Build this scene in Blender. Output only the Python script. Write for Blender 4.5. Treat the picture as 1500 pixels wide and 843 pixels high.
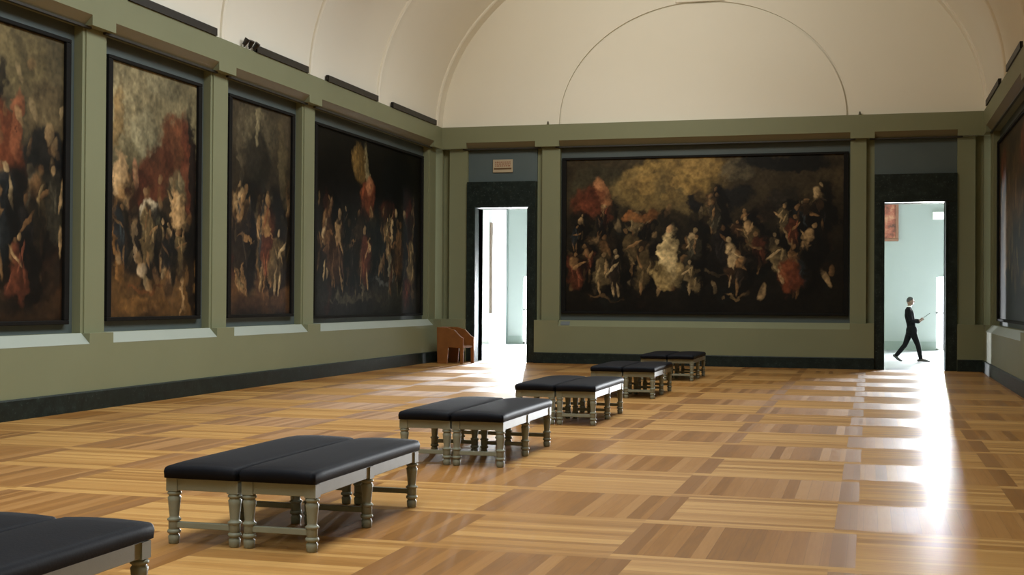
import bpy, bmesh, math, random
import numpy as np
from mathutils import Vector, Matrix

for o in list(bpy.data.objects):
    bpy.data.objects.remove(o)
S = bpy.context.scene
C = S.collection
PI = math.pi
random.seed(7)

# ------------------------------------------------------------------ room numbers (metres)
W = 13.85          # gallery width, left wall at x=0, end wall at y=0, camera looks to +y
YB = -41.0         # wall behind the camera
P = 0.144          # frieze and dado stand proud of the pilasters
ZF, ZH, ZHT = 6.2, 5.63, 5.78
ZS, ZSF, ZK = 1.118, 0.966, 0.28
DEP = -0.16        # depth of the picture niches
VA, VB, VC = 6.84, 5.05, 6.925     # vault: half width, height, centre
FY = 13.4          # far wall of the room beyond

# ------------------------------------------------------------------ camera
cam = bpy.data.cameras.new('camera')
co = bpy.data.objects.new('camera', cam)
C.objects.link(co)
cam.sensor_fit = 'HORIZONTAL'
cam.sensor_width = 36
cam.lens = 1881.84 / 1500 * 36
cam.clip_start = 0.05
cam.clip_end = 200
yaw, pitch, roll = 0.2715, 0.009, 0.0063
cy_, sy_ = math.cos(yaw), math.sin(yaw)
R0 = Vector((cy_, sy_, 0))
Fh = Vector((-sy_, cy_, 0))
Fw = Fh * math.cos(pitch) + Vector((0, 0, 1)) * math.sin(pitch)
U0 = -Fh * math.sin(pitch) + Vector((0, 0, 1)) * math.cos(pitch)
R1 = R0 * math.cos(roll) + U0 * math.sin(roll)
U1 = -R0 * math.sin(roll) + U0 * math.cos(roll)
M = Matrix((R1, U1, -Fw)).transposed().to_4x4()
M.translation = Vector((11.1043, -32.4833, 1.6573))
co.matrix_world = M
S.camera = co

# ------------------------------------------------------------------ world, light, exposure
w = bpy.data.worlds.new('world')
S.world = w
w.use_nodes = True
w.node_tree.nodes['Background'].inputs[0].default_value = (.88, .95, 1, 1)
w.node_tree.nodes['Background'].inputs[1].default_value = 3.0
S.view_settings.view_transform = 'Standard'
S.view_settings.look = 'None'
S.view_settings.exposure = 0.0
S.view_settings.gamma = 1
S.view_settings.use_curve_mapping = False


def area(name, loc, direction, sx, sy, power, col, spread=180):
    l = bpy.data.lights.new(name, 'AREA')
    l.shape = 'RECTANGLE'
    l.size = sx
    l.size_y = sy
    l.energy = power
    l.color = col
    l.spread = math.radians(spread)
    o = bpy.data.objects.new(name, l)
    C.objects.link(o)
    o.location = loc
    o.rotation_euler = Vector(direction).to_track_quat('-Z', 'Y').to_euler()
    return o


# daylight through the gallery's long roof light
a = area('roof_daylight', (7.9, -22.5, 10.4), (0, 0, -1), 3.6, 33.0, 2050, (.90, .98, 1), 134)
a.rotation_euler = (0, math.radians(18), 0)
area('added_lunette_fill', (6.0, -7.5, 10.3), (-.04, .93, -.42), 3.6, 2.6, 205, (1, .98, .88), 140)  # added lamp without a roof opening of its own, brightens lunette and end frieze
# daylight of the bright room beyond: its roof light and its tall windows
area('beyond_roof_daylight', (7.0, 6.5, 6.1), (0, 0, -1), 18, 9, 60, (.97, 1, .98))
area('window_daylight', (0.35, FY + .25, 1.35), (.0, -1, 0), 2.8, 2.45, 9500, (.93, .97, 1), 88)
area('window_daylight', (15.1, FY + .25, 1.35), (.0, -1, 0), 3.4, 2.45, 5800, (.93, .97, 1), 88)
area('passage_daylight', (-4.0, 16.3, 4.6), (0, 0.3, -1), 4, 3, 2200, (.92, .97, 1))


# ------------------------------------------------------------------ materials
def srgb(r, g, b):
    f = lambda c: (c / 255 / 12.92) if c / 255 <= .04045 else ((c / 255 + .055) / 1.055) ** 2.4
    return (f(r), f(g), f(b), 1)


class NT:
    """tiny node expression helper"""
    def __init__(s, name):
        s.m = bpy.data.materials.new(name)
        s.m.use_nodes = True
        s.t = s.m.node_tree
        s.b = s.t.nodes['Principled BSDF']

    def put(s, sock, v):
        if hasattr(v, 'is_output'):
            s.t.links.new(v, sock)
        else:
            sock.default_value = v

    def math(s, op, a, b=0.0, c=0.0):
        n = s.t.nodes.new('ShaderNodeMath')
        n.operation = op
        s.put(n.inputs[0], a)
        s.put(n.inputs[1], b)
        s.put(n.inputs[2], c)
        return n.outputs[0]

    def mix(s, f, a, b, mode='MIX'):
        n = s.t.nodes.new('ShaderNodeMix')
        n.data_type = 'RGBA'
        n.blend_type = mode
        s.put(n.inputs[0], f)
        s.put(n.inputs[6], a)
        s.put(n.inputs[7], b)
        return n.outputs[2]

    def noise(s, vec, scale, detail=2.0, rough=.5):
        n = s.t.nodes.new('ShaderNodeTexNoise')
        n.inputs['Scale'].default_value = scale
        n.inputs['Detail'].default_value = detail
        n.inputs['Roughness'].default_value = rough
        if vec is not None:
            s.t.links.new(vec, n.inputs['Vector'])
        return n.outputs['Fac']

    def pos(s):
        return s.t.nodes.new('ShaderNodeNewGeometry').outputs['Position']

    def objc(s):
        return s.t.nodes.new('ShaderNodeTexCoord').outputs['Object']

    def xyz(s, v):
        n = s.t.nodes.new('ShaderNodeSeparateXYZ')
        s.t.links.new(v, n.inputs[0])
        return n.outputs

    def vec(s, x, y, z):
        n = s.t.nodes.new('ShaderNodeCombineXYZ')
        for i, v in enumerate((x, y, z)):
            s.put(n.inputs[i], v)
        return n.outputs[0]

    def ramp(s, f, stops):
        n = s.t.nodes.new('ShaderNodeValToRGB')
        while len(n.color_ramp.elements) < len(stops):
            n.color_ramp.elements.new(.5)
        for e, (p, c) in zip(n.color_ramp.elements, stops):
            e.position = p
            e.color = c
        s.put(n.inputs[0], f)
        return n.outputs[0]

    def bump(s, h, st, dist=.01):
        n = s.t.nodes.new('ShaderNodeBump')
        n.inputs['Strength'].default_value = st
        n.inputs['Distance'].default_value = dist
        s.put(n.inputs['Height'], h)
        s.t.links.new(n.outputs[0], s.b.inputs['Normal'])

    def set(s, **k):
        for a, v in k.items():
            s.put(s.b.inputs[a.replace('_', ' ')], v)
        return s.m


def plain(name, c1, c2=None, rough=.6, scale=3, spec=.5, bump=0, metal=0.0):
    t = NT(name)
    c2 = c2 or tuple(min(1, x * 1.12) for x in c1[:3]) + (1,)
    f = t.noise(t.objc(), scale, 4)
    if bump:
        t.bump(t.noise(t.objc(), scale * 12, 3), bump)
    return t.set(Base_Color=t.mix(f, c1, c2), Roughness=rough, Specular_IOR_Level=spec, Metallic=metal)


def parquet():
    t = NT('oak_parquet')
    p = t.xyz(t.pos())
    x, y = p[0], p[1]
    PX, PY, RW = 1.372, 1.36, .16
    gx = t.math('DIVIDE', t.math('SUBTRACT', x, 8.12), PX)
    gy = t.math('DIVIDE', t.math('SUBTRACT', y, -23.02), PY)
    ix, iy = t.math('FLOOR', gx), t.math('FLOOR', gy)
    fx = t.math('MULTIPLY', t.math('SUBTRACT', gx, ix), PX)
    fy = t.math('MULTIPLY', t.math('SUBTRACT', gy, iy), PY)
    railx = t.math('LESS_THAN', fx, RW)              # rail running along the room
    raily = t.math('LESS_THAN', fy, RW)              # rail running across the room
    par = t.math('LESS_THAN', t.math('ABSOLUTE', t.math('WRAP', t.math('ADD', ix, iy), 1.5, -.5)), .5)  # 1 = planks along the room
    lon = t.math('MAXIMUM', railx, par)
    lon = t.math('MULTIPLY', lon, t.math('SUBTRACT', 1.0, raily))
    rail = t.math('MAXIMUM', railx, raily)
    # plank numbers
    px = t.math('FLOOR', t.math('DIVIDE', fx, .101))
    py = t.math('FLOOR', t.math('DIVIDE', fy, .0801))
    pid = t.math('ADD', t.math('MULTIPLY', px, lon), t.math('MULTIPLY', py, t.math('SUBTRACT', 1.0, lon)))
    wn = t.t.nodes.new('ShaderNodeTexWhiteNoise')
    wn.noise_dimensions = '4D'
    t.t.links.new(t.vec(ix, iy, pid), wn.inputs['Vector'])
    t.t.links.new(t.math('ADD', lon, t.math('MULTIPLY', rail, 3.0)), wn.inputs['W'])
    rnd = wn.outputs['Value']
    gl = t.noise(t.vec(t.math('MULTIPLY', x, 42.0), t.math('MULTIPLY', y, 2.2), rnd), 1.0, 4, .6)
    gt = t.noise(t.vec(t.math('MULTIPLY', x, 2.2), t.math('MULTIPLY', y, 42.0), rnd), 1.0, 4, .6)
    g = t.math('ADD', t.math('MULTIPLY', gl, lon), t.math('MULTIPLY', gt, t.math('SUBTRACT', 1.0, lon)))
    tone = t.math('ADD', t.math('MULTIPLY', rnd, .55), t.math('MULTIPLY', g, .55))
    light = t.ramp(tone, [(.25, (.30, .138, .036, 1)), (.5, (.42, .212, .062, 1)), (.85, (.54, .305, .10, 1))])
    dark = t.ramp(tone, [(.25, (.20, .083, .020, 1)), (.5, (.280, .116, .022, 1)), (.85, (.37, .18, .052, 1))])
    col = t.mix(lon, light, dark)  # sheen difference between plank directions painted in as lighter and darker wood
    col = t.mix(t.math('MULTIPLY', t.math('MULTIPLY', railx, t.math('SUBTRACT', 1.0, raily)), .75), col, (.20, .082, .020, 1))
    wear = t.noise(t.vec(t.math('MULTIPLY', x, .5), t.math('MULTIPLY', y, .5), 0.0), 1.0, 3)
    col = t.mix(t.math('MULTIPLY', wear, .25), col, (.36, .18, .055, 1))
    # narrow dark joints
    jx = t.math('LESS_THAN', t.math('FRACT', t.math('DIVIDE', fx, .101)), .035)
    jy = t.math('LESS_THAN', t.math('FRACT', t.math('DIVIDE', fy, .0801)), .045)
    j = t.math('ADD', t.math('MULTIPLY', jx, lon), t.math('MULTIPLY', jy, t.math('SUBTRACT', 1.0, lon)))
    col = t.mix(t.math('MULTIPLY', j, .45), col, (.12, .055, .02, 1))
    rough = t.math('ADD', .31, t.math('ADD', t.math('MULTIPLY', wear, .10), t.math('MULTIPLY', rnd, .07)))
    # brushed sheen: wider across the grain
    tx = t.math('SUBTRACT', lon, .0)
    tan = t.vec(lon, t.math('SUBTRACT', 1.0, lon), 0.0)
    t.t.links.new(tan, t.b.inputs['Tangent'])
    t.b.inputs['Anisotropic'].default_value = .38
    nn = t.noise(t.vec(x, y, 0.0), .9, 2)
    t.bump(t.math('ADD', t.math('MULTIPLY', nn, .4), t.math('MULTIPLY', t.math('ADD', g, rnd), .03)), .22, .02)
    return t.set(Base_Color=col, Roughness=rough, Specular_IOR_Level=.20, Coat_Weight=.08, Coat_Roughness=.22)


def marble():
    t = NT('dark_green_marble')
    o = t.pos()
    n1 = t.noise(o, 5.5, 8, .65)
    n2 = t.noise(o, 22, 6, .7)
    col = t.ramp(n1, [(.35, (.004, .009, .008, 1)), (.55, (.010, .018, .016, 1)), (.72, (.022, .036, .032, 1))])
    sp = t.ramp(n2, [(.60, (0, 0, 0, 1)), (.72, (1, 1, 1, 1))])
    return t.set(Base_Color=t.mix(sp, col, (.075, .10, .095, 1)), Roughness=.45, Specular_IOR_Level=.3)


def paint_green():
    t = NT('sage_green_wall_paint')
    f = t.noise(t.pos(), .8, 4)
    f2 = t.noise(t.pos(), 30, 3)
    t.bump(f2, .05)
    return t.set(Base_Color=t.mix(f, (.212, .220, .128, 1), (.243, .252, .150, 1)), Roughness=.52, Specular_IOR_Level=.28)


M_ = {}
M_['green'] = paint_green()
M_['sill'] = plain('sage_sill_with_painted_skylight', (.36, .40, .35, 1), (.40, .44, .39, 1), .4, 2, .4)  # skylight falling on the sills is painted in as a paler tone
M_['slate_bright'] = plain('blue_slate_niche_lining', (.080, .100, .098, 1), (.10, .122, .120, 1), .5, 2, .35)
M_['hood'] = plain('hood_with_painted_floor_bounce', (.18, .15, .080, 1), (.205, .17, .095, 1), .5, 2, .3)  # warm floor bounce under the hoods is painted in as brown
M_['slate'] = plain('slate_niche_lining', (.085, .115, .12, 1), (.11, .14, .145, 1), .5, 2, .35)
M_['floor'] = parquet()
M_['marble'] = marble()
M_['plaster'] = plain('cream_vault_plaster', (.86, .815, .70, 1), (.90, .855, .75, 1), .85, .6, .2)
M_['mint'] = plain('pale_mint_plaster', (.275, .312, .294, 1), (.305, .342, .324, 1), .8, .5, .2)
M_['white'] = plain('white_plaster', (.8, .8, .78, 1), None, .8, .5, .2)
M_['black'] = plain('black_painted_moulding', (.006, .006, .006, 1), (.012, .011, .010, 1), .65, 4, .12)
M_['rod'] = plain('dark_bronze_rod', (.020, .017, .012, 1), None, .5, 4)
M_['trough'] = plain('dark_brown_metal', (.009, .007, .005, 1), (.013, .010, .008, 1), .5, 6)
M_['leather'] = plain('black_leather', (.005, .0055, .008, 1), (.009, .0095, .013, 1), .62, 5, .10, .1)
M_['bench'] = plain('greige_painted_wood', (.225, .225, .16, 1), (.28, .28, .205, 1), .5, 9, .4, .05)
M_['orange_wood'] = plain('varnished_orange_wood', (.17, .060, .016, 1), (.30, .115, .032, 1), .3, 6)
M_['suit'] = plain('black_suit_cloth', (.004, .004, .005, 1), (.007, .007, .008, 1), .95, 20, .05)
M_['skin'] = plain('brown_skin', (.10, .055, .035, 1), (.13, .07, .045, 1), .5, 20)
M_['hair'] = plain('black_hair', (.006, .005, .005, 1), None, .6, 30)
M_['shirt'] = plain('white_shirt_cloth', (.6, .6, .6, 1), None, .8, 30)
M_['shoe'] = plain('black_shoe_leather', (.008, .008, .008, 1), None, .35, 30)
M_['cream_card'] = plain('cream_card', (.46, .37, .25, 1), None, .6, 30)
M_['sign_mark'] = plain('rust_sign_print', (.30, .13, .07, 1), None, .6, 30)
M_['sign_dark'] = plain('brown_sign_band', (.13, .07, .025, 1), None, .6, 30)
M_['grey_card'] = plain('grey_card', (.14, .16, .17, 1), None, .6, 30)
M_['brown_metal'] = plain('greenish_bronze', (.12, .11, .075, 1), None, .5, 30)
t = NT('lit_white_diffuser')
M_['lamp'] = t.set(Base_Color=(.9, .9, .9, 1), Emission_Color=(.95, 1, 1, 1), Emission_Strength=2.5)


# ------------------------------------------------------------------ mesh helpers
def add_box(bm, x0, x1, y0, y1, z0, z1, mi=0, mat=None):
    vs = [bm.verts.new((x, y, z)) for z in (z0, z1) for y in (y0, y1) for x in (x0, x1)]
    if mat is not None:
        for v in vs:
            v.co = mat @ v.co
    for f in ((0, 2, 3, 1), (4, 5, 7, 6), (0, 1, 5, 4), (2, 6, 7, 3), (0, 4, 6, 2), (1, 3, 7, 5)):
        fc = bm.faces.new([vs[i] for i in f])
        fc.material_index = mi
    return vs


def add_prism(bm, prof, u0, u1, fn, mi=0):
    """prof: closed list of (v,z); extruded in u from u0 to u1; fn maps (u,v,z)->xyz"""
    a = [bm.verts.new(fn(u0, v, z)) for v, z in prof]
    b = [bm.verts.new(fn(u1, v, z)) for v, z in prof]
    n = len(prof)
    fs = [bm.faces.new(a), bm.faces.new(b[::-1])]
    for i in range(n):
        fs.append(bm.faces.new((a[i], b[i], b[(i + 1) % n], a[(i + 1) % n])))
    for f in fs:
        f.material_index = mi


def add_lathe(bm, prof, cx, cy, seg=16):
    rings = []
    for r, z in prof:
        rings.append([bm.verts.new((cx + r * math.cos(2 * PI * i / seg), cy + r * math.sin(2 * PI * i / seg), z)) for i in range(seg)])
    for a, b in zip(rings, rings[1:]):
        for i in range(seg):
            bm.faces.new((a[i], a[(i + 1) % seg], b[(i + 1) % seg], b[i]))
    bm.faces.new(rings[0][::-1])
    bm.faces.new(rings[-1])


def obj(name, bm, mats, parent=None, smooth=False, bevel=0, seg=2):
    bmesh.ops.recalc_face_normals(bm, faces=bm.faces)
    me = bpy.data.meshes.new(name)
    bm.to_mesh(me)
    bm.free()
    if not isinstance(mats, (list, tuple)):
        mats = [mats]
    for m in mats:
        me.materials.append(m)
    if smooth:
        for p in me.polygons:
            p.use_smooth = True
    o = bpy.data.objects.new(name, me)
    C.objects.link(o)
    if parent:
        o.parent = parent
    if bevel:
        b = o.modifiers.new('bevel', 'BEVEL')
        b.width = bevel
        b.segments = seg
        b.limit_method = 'ANGLE'
    return o


def struct(name, bm, mats, **k):
    o = obj(name, bm, mats, **k)
    if not k.get('parent'):
        o['kind'] = 'structure'
    return o


def tag(o, label, cat, group=None):
    o['label'] = label
    o['category'] = cat
    if group:
        o['group'] = group
    return o


def thing(name, label, cat, loc=(0, 0, 0), rz=0, group=None):
    o = bpy.data.objects.new(name, None)
    o.empty_display_size = .1
    C.objects.link(o)
    o.location = loc
    o.rotation_euler = (0, 0, rz)
    return tag(o, label, cat, group)


def copy_tree(o, parent=None):
    c = o.copy()
    C.objects.link(c)
    c.parent = parent
    for ch in list(o.children):
        copy_tree(ch, c)
    return c


# ------------------------------------------------------------------ floor
bm = bmesh.new()
add_box(bm, -.4, W + .4, YB, .0, -.2, 0)
struct('floor', bm, M_['floor'])
bm = bmesh.new()
add_box(bm, -9, 19, 0, 20, -.2, 0)
struct('floor_beyond', bm, plain('pale_polished_stone', (.33, .345, .36, 1), (.40, .41, .42, 1), .25, .6, .5))

# ------------------------------------------------------------------ gallery walls
FL = lambda u, v, z: (v, u, z)               # left wall: u = y, v out of wall = +x
FR = lambda u, v, z: (W - v, u, z)           # right wall
FE = lambda u, v, z: (u, -v, z)              # end wall: u = x, v out of wall = -y
NICHES = [(-34.6, -27.5), (-26.86, -23.67), (-23.06, -19.87), (-19.25, -16.07), (-15.46, -12.27), (-11.64, -8.51), (-7.89, -0.76)]


def dado_prof(slope, k0=0.0):
    if slope:
        return [(DEP - .1, k0), (P, k0), (P, ZSF), (0, ZS), (DEP - .1, ZS)]
    return [(DEP - .1, k0), (P, k0), (P, ZS), (DEP - .1, ZS)]


def frieze_prof(slope):
    if slope:
        return [(DEP - .1, ZH), (0, ZH), (P, ZHT), (P, ZF), (DEP - .1, ZF)]
    return [(DEP - .1, ZH), (P, ZH), (P, ZF), (DEP - .1, ZF)]


def long_wall(name, F):
    bm = bmesh.new()
    ed = [YB]
    for a, b in NICHES:
        ed += [a, b]
    ed.append(-P)
    for i in range(len(ed) - 1):
        u0, u1 = ed[i], ed[i + 1]
        nic = i % 2 == 1
        add_prism(bm, dado_prof(nic), u0, u1, F)
        if nic:
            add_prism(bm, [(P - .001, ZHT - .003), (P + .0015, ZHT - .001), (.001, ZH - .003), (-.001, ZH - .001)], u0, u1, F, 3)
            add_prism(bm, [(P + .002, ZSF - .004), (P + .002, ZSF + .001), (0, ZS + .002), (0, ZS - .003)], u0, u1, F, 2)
        add_prism(bm, frieze_prof(nic), u0, u1, F)
        if nic:
            add_prism(bm, [(DEP - .1, ZS), (DEP, ZS), (DEP, ZH), (DEP - .1, ZH)], u0, u1, F, 1)
        else:
            # pilaster with a narrow sunk margin at each side
            e = min(.07, (u1 - u0) / 6)
            u1_ = min(u1, -.0)
            add_prism(bm, [(DEP - .1, ZS), (-.02, ZS), (-.02, ZH), (DEP - .1, ZH)], u0, u1_, F)
            add_prism(bm, [(-.02, ZS), (0, ZS), (0, ZH), (-.02, ZH)], u0 + e, u1_ - e, F)
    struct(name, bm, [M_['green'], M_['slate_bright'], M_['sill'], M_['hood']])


long_wall('wall_left', FL)
long_wall('wall_right', FR)

bm = bmesh.new()
# end wall: (u0,u1,kind)
D1 = (.82, 2.70)      # left door, outer edges of its marble surround
D2 = (11.21, 13.12)
O1 = (1.06, 2.48)     # door openings
O2 = (11.45, 12.85)
ZO, ZM = 4.06, 4.75
segs = [(-.3, .12, 'p'), (.12, .32, 's'), (.32, D1[0], 'p'), (D1[0], D1[1], 'd'), (D1[1], 2.86, 's'), (2.86, 3.34, 'p'),
        (3.34, 10.64, 'n'), (10.64, 11.02, 'p'), (11.02, D2[0], 's'), (D2[0], D2[1], 'd'), (D2[1], 13.53, 'p'), (13.53, 13.72, 's'), (13.72, W + .3, 'p')]
for u0, u1, k in segs:
    if k == 'd':
        # hood, slate panel over the marble head
        add_prism(bm, frieze_prof(True), u0, u1, FE)
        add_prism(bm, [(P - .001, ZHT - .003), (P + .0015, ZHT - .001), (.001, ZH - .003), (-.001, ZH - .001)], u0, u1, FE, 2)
        add_prism(bm, [(DEP - .1, ZM), (DEP + .06, ZM), (DEP + .06, ZH), (DEP - .1, ZH)], u0, u1, FE, 1)
        continue
    add_prism(bm, dado_prof(k == 'n'), u0, u1, FE)
    add_prism(bm, frieze_prof(k == 'n'), u0, u1, FE)
    if k == 'p':
        add_prism(bm, [(DEP - .1, ZS), (0, ZS), (0, ZH), (DEP - .1, ZH)], u0, u1, FE)
    elif k == 's':
        add_prism(bm, [(DEP - .1, ZS), (DEP, ZS), (DEP, ZH), (DEP - .1, ZH)], u0, u1, FE)
    else:
        add_prism(bm, [(DEP - .1, ZS), (DEP, ZS), (DEP, ZH), (DEP - .1, ZH)], u0, u1, FE, 3)
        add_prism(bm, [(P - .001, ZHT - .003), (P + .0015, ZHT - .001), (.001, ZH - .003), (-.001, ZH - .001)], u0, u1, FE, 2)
# wall core behind, up to the vault, with the two openings
for u0, u1 in ((-.3, O1[0]), (O1[1], O2[0]), (O2[1], W + .3)):
    add_box(bm, u0, u1, .26, .62, 0, ZO)
add_box(bm, -.3, W + .3, .26, .62, ZO, 12)
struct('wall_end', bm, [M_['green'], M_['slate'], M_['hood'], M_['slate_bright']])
# back wall behind the camera
bm = bmesh.new()
add_box(bm, -.3, W + .3, YB - .3, YB, 0, 12)
struct('wall_back', bm, M_['green'])

# marble skirtings
for nm, F in (('baseboard_left', FL), ('baseboard_right', FR)):
    bm = bmesh.new()
    add_prism(bm, [(P, 0), (P + .035, 0), (P + .035, ZK - .02), (P + .02, ZK), (P, ZK)], YB, -P - .035, F)
    struct(nm, bm, M_['marble'])
bm = bmesh.new()
for u0, u1 in ((P, D1[0]), (D1[1], D2[0]), (D2[1], W - P)):
    add_prism(bm, [(P, 0), (P + .035, 0), (P + .035, ZK - .02), (P + .02, ZK), (P, ZK)], u0, u1, FE)
struct('baseboard_end', bm, M_['marble'])

# marble door surrounds
for n, (d, o_) in enumerate(((D1, O1), (D2, O2))):
    bm = bmesh.new()
    for a_, b_ in ((d[0], o_[0]), (o_[1], d[1])):
        add_box(bm, a_, b_, -.06, .64, 0, ZO)
    add_box(bm, d[0], d[1], -.06, .64, ZO, ZM)
    # inner fillet of the surround
    for a_, b_ in ((o_[0] - .05, o_[0]), (o_[1], o_[1] + .05)):
        add_box(bm, a_, b_, -.09, -.06, 0, ZO + .05)
    add_box(bm, o_[0], o_[1], -.09, -.06, ZO, ZO + .05)
    struct('door_%d' % (n + 1), bm, M_['marble'], bevel=.008)

# thin rods under every hood, a little wider than the niche
def rod(name, F, u0, u1):
    bm = bmesh.new()
    add_prism(bm, [(.0, ZH - .035), (.05, ZH - .035), (.05, ZH + .0), (.0, ZH + .0)], u0, u1, F)
    return struct(name, bm, M_['rod'])


k = 1
for F, lst in ((FL, NICHES[1:]), (FR, NICHES[1:]), (FE, [(3.34, 10.64), D1, D2])):
    for a_, b_ in lst:
        rod('trim_%d' % k, F, a_ - .12, b_ + .12)
        k += 1


# ------------------------------------------------------------------ vault
def ell(t, a=VA, b=VB, c=VC, z=ZF):
    return (c - a * math.cos(t), z + b * math.sin(t))


TOPEN = math.acos(2.75 / VA)       # the roof light begins here
bm = bmesh.new()
N = 40
for side in (0, 1):
    ts = [TOPEN * i / N for i in range(N + 1)]
    if side:
        ts = [PI - t_ for t_ in ts]
    inner = [ell(t_) for t_ in ts]
    outer = [ell(t_, VA + .12, VB + .12) for t_ in ts]
    prof = [(x, z) for x, z in inner] + [(x, z) for x, z in outer[::-1]]
    a_ = [bm.verts.new((x, YB, z)) for x, z in prof]
    b_ = [bm.verts.new((x, .26, z)) for x, z in prof]
    n = len(prof)
    for i in range(n):
        bm.faces.new((a_[i], a_[(i + 1) % n], b_[(i + 1) % n], b_[i]))
vault = struct('ceiling', bm, M_['plaster'], smooth=True)
m = vault.modifiers.new('split', 'EDGE_SPLIT')
m.split_angle = math.radians(40)


def rib(name, y0, y1, proud=.04):
    bm = bmesh.new()
    for side in (0, 1):
        ts = [TOPEN * i / N for i in range(N + 1)]
        if side:
            ts = [PI - t_ for t_ in ts]
        bead = [(y0, 0), (y0, proud), (y0 + .05, proud + .02), (y0 + .09, proud), (y1, proud), (y1, 0)]
        rows = []
        for t_ in ts:
            rows.append([bm.verts.new((lambda q: (q[0], yy, q[1]))(ell(t_, VA - h_, VB - h_))) for yy, h_ in bead])
        for r0, r1 in zip(rows, rows[1:]):
            for i in range(len(bead) - 1):
                bm.faces.new((r0[i], r0[i + 1], r1[i + 1], r1[i]))
    o = struct(name, bm, M_['plaster'], smooth=True)
    m = o.modifiers.new('split', 'EDGE_SPLIT')
    m.split_angle = math.radians(30)


for y0, y1 in [(-.50, -.02)] + [(-4.72 - 3.72 * i, -4.30 - 3.72 * i) for i in range(9)]:
    rib('trim_%d' % k, y0, y1)
    k += 1

# lunette with the incised arch
bm = bmesh.new()
AX, AA, AB = 6.95, 3.64, 3.02
N2 = 72
YL = -.02
arch = lambda a, b, t_: (AX - a * math.cos(t_), ZF + .0 + b * math.sin(t_))
ring_o = [ell(PI * i / N2, VA + .05, VB + .05) for i in range(N2 + 1)]
ring_i = [arch(AA, AB, PI * i / N2) for i in range(N2 + 1)]
pan = [arch(AA - .045, AB - .065, PI * i / N2) for i in range(N2 + 1)]
vo = [bm.verts.new((x, YL, z)) for x, z in ring_o]
vi = [bm.verts.new((x, YL, z)) for x, z in ring_i]
vib = [bm.verts.new((x, YL + .08, z)) for x, z in ring_i]
vp = [bm.verts.new((x, YL, z)) for x, z in pan]
vpb = [bm.verts.new((x, YL + .08, z)) for x, z in pan]
for i in range(N2):
    bm.faces.new((vo[i], vo[i + 1], vi[i + 1], vi[i]))
    bm.faces.new((vi[i], vi[i + 1], vib[i + 1], vib[i]))
    bm.faces.new((vib[i], vib[i + 1], vpb[i + 1], vpb[i]))
    bm.faces.new((vpb[i], vpb[i + 1], vp[i + 1], vp[i]))
bm.faces.new(vp)
struct('wall_lunette', bm, M_['plaster'])
# keystone block at the crown of the arch
bm = bmesh.new()
add_box(bm, AX - .62, AX + .62, YL - .06, YL, ZF + AB - .02, ZF + AB + .26)
struct('trim_%d' % k, bm, M_['plaster'], bevel=.02)
k += 1

# roof light: kerb, glazing bars, obscured glass
bm = bmesh.new()
xo, zo = ell(TOPEN)
for x in (xo - .06, 2 * VC - xo - .06):
    add_box(bm, x, x + .12, YB, .2, zo - .02, zo + .4)
for i in range(24):
    y = YB + .8 + i * 1.72
    add_box(bm, xo, 2 * VC - xo, y - .04, y + .04, zo + .02, zo + .12)
for x in (xo + 1.8, xo + 3.6):
    add_box(bm, x - .04, x + .04, YB, .2, zo + .02, zo + .12)
struct('trim_%d' % k, bm, M_['white'])
k += 1
bm = bmesh.new()
add_box(bm, xo, 2 * VC - xo, YB, .2, zo + .13, zo + .16)
struct('window_1', bm, M_['white'])


# ------------------------------------------------------------------ light troughs on the frieze
def trough(F, u0, u1, label, spots=()):
    bm = bmesh.new()
    add_prism(bm, [(P - .03, ZF + .001), (P + .03, ZF + .001), (P + .03, ZF + .13), (P + .015, ZF + .13), (P + .015, ZF + .02), (P - .03, ZF + .02)], u0, u1, F)
    for u in (u0, u1 - .015):
        add_prism(bm, [(P - .03, ZF + .001), (P + .03, ZF + .001), (P + .03, ZF + .13), (P - .03, ZF + .13)], u, u + .015, F)
    add_prism(bm, [(P - .03, ZF + .001), (P - .018, ZF + .001), (P - .018, ZF + .13), (P - .03, ZF + .13)], u0, u1, F)
    t_ = thing('light_trough', label, 'light fixture', F((u0 + u1) / 2, P - .02, ZF), 0, 'light troughs on top of the frieze')
    o = obj('housing', bm, M_['trough'], t_)
    o.matrix_parent_inverse = Matrix.Translation(-t_.location)
    for u in spots:
        bm = bmesh.new()
        mt = Matrix.Translation(F(u, P + .03, ZF + .10)) @ Matrix.Rotation(random.uniform(-.6, .6), 4, 'X') @ Matrix.Rotation(random.uniform(.4, 1.3), 4, 'Y')
        bmesh.ops.create_cone(bm, cap_ends=True, segments=14, radius1=.035, radius2=.055, depth=.13, matrix=mt)
        q = F(u, P + .0, ZF)
        add_box(bm, q[0] - .012, q[0] + .012, q[1] - .012, q[1] + .012, ZF + .01, ZF + .10)
        s_ = obj('spotlight', bm, M_['trough'], t_)
        s_.matrix_parent_inverse = Matrix.Translation(-t_.location)
    return t_


TR = [((-18.9, -16.3), 'nearest the camera on the left frieze', ()),
      ((-15.15, -12.4), 'above the left wall painting with a sweeping red drape', ()),
      ((-10.9, -8.62), 'with small spotlights at one end', (-11.35, -11.15, -10.95)),
      ((-7.65, -4.8), 'over the near half of the long left wall painting', ()),
      ((-3.85, -.66), 'nearest the end wall on the left frieze', ())]
for (a_, b_), lab, sp in TR:
    trough(FL, a_, b_, 'dark metal light trough ' + lab, sp)
for (a_, b_), lab in (((-3.98, -.92), 'dark light trough on the right frieze nearest the end wall'), ((-7.97, -5.5), 'dark light trough on the right frieze at the picture edge'),
                      ((-11.9, -9.0), 'dark light trough further forward on the right frieze')):
    trough(FR, a_, b_, lab)

# ------------------------------------------------------------------ paintings
rng = np.random.default_rng(3)


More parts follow.
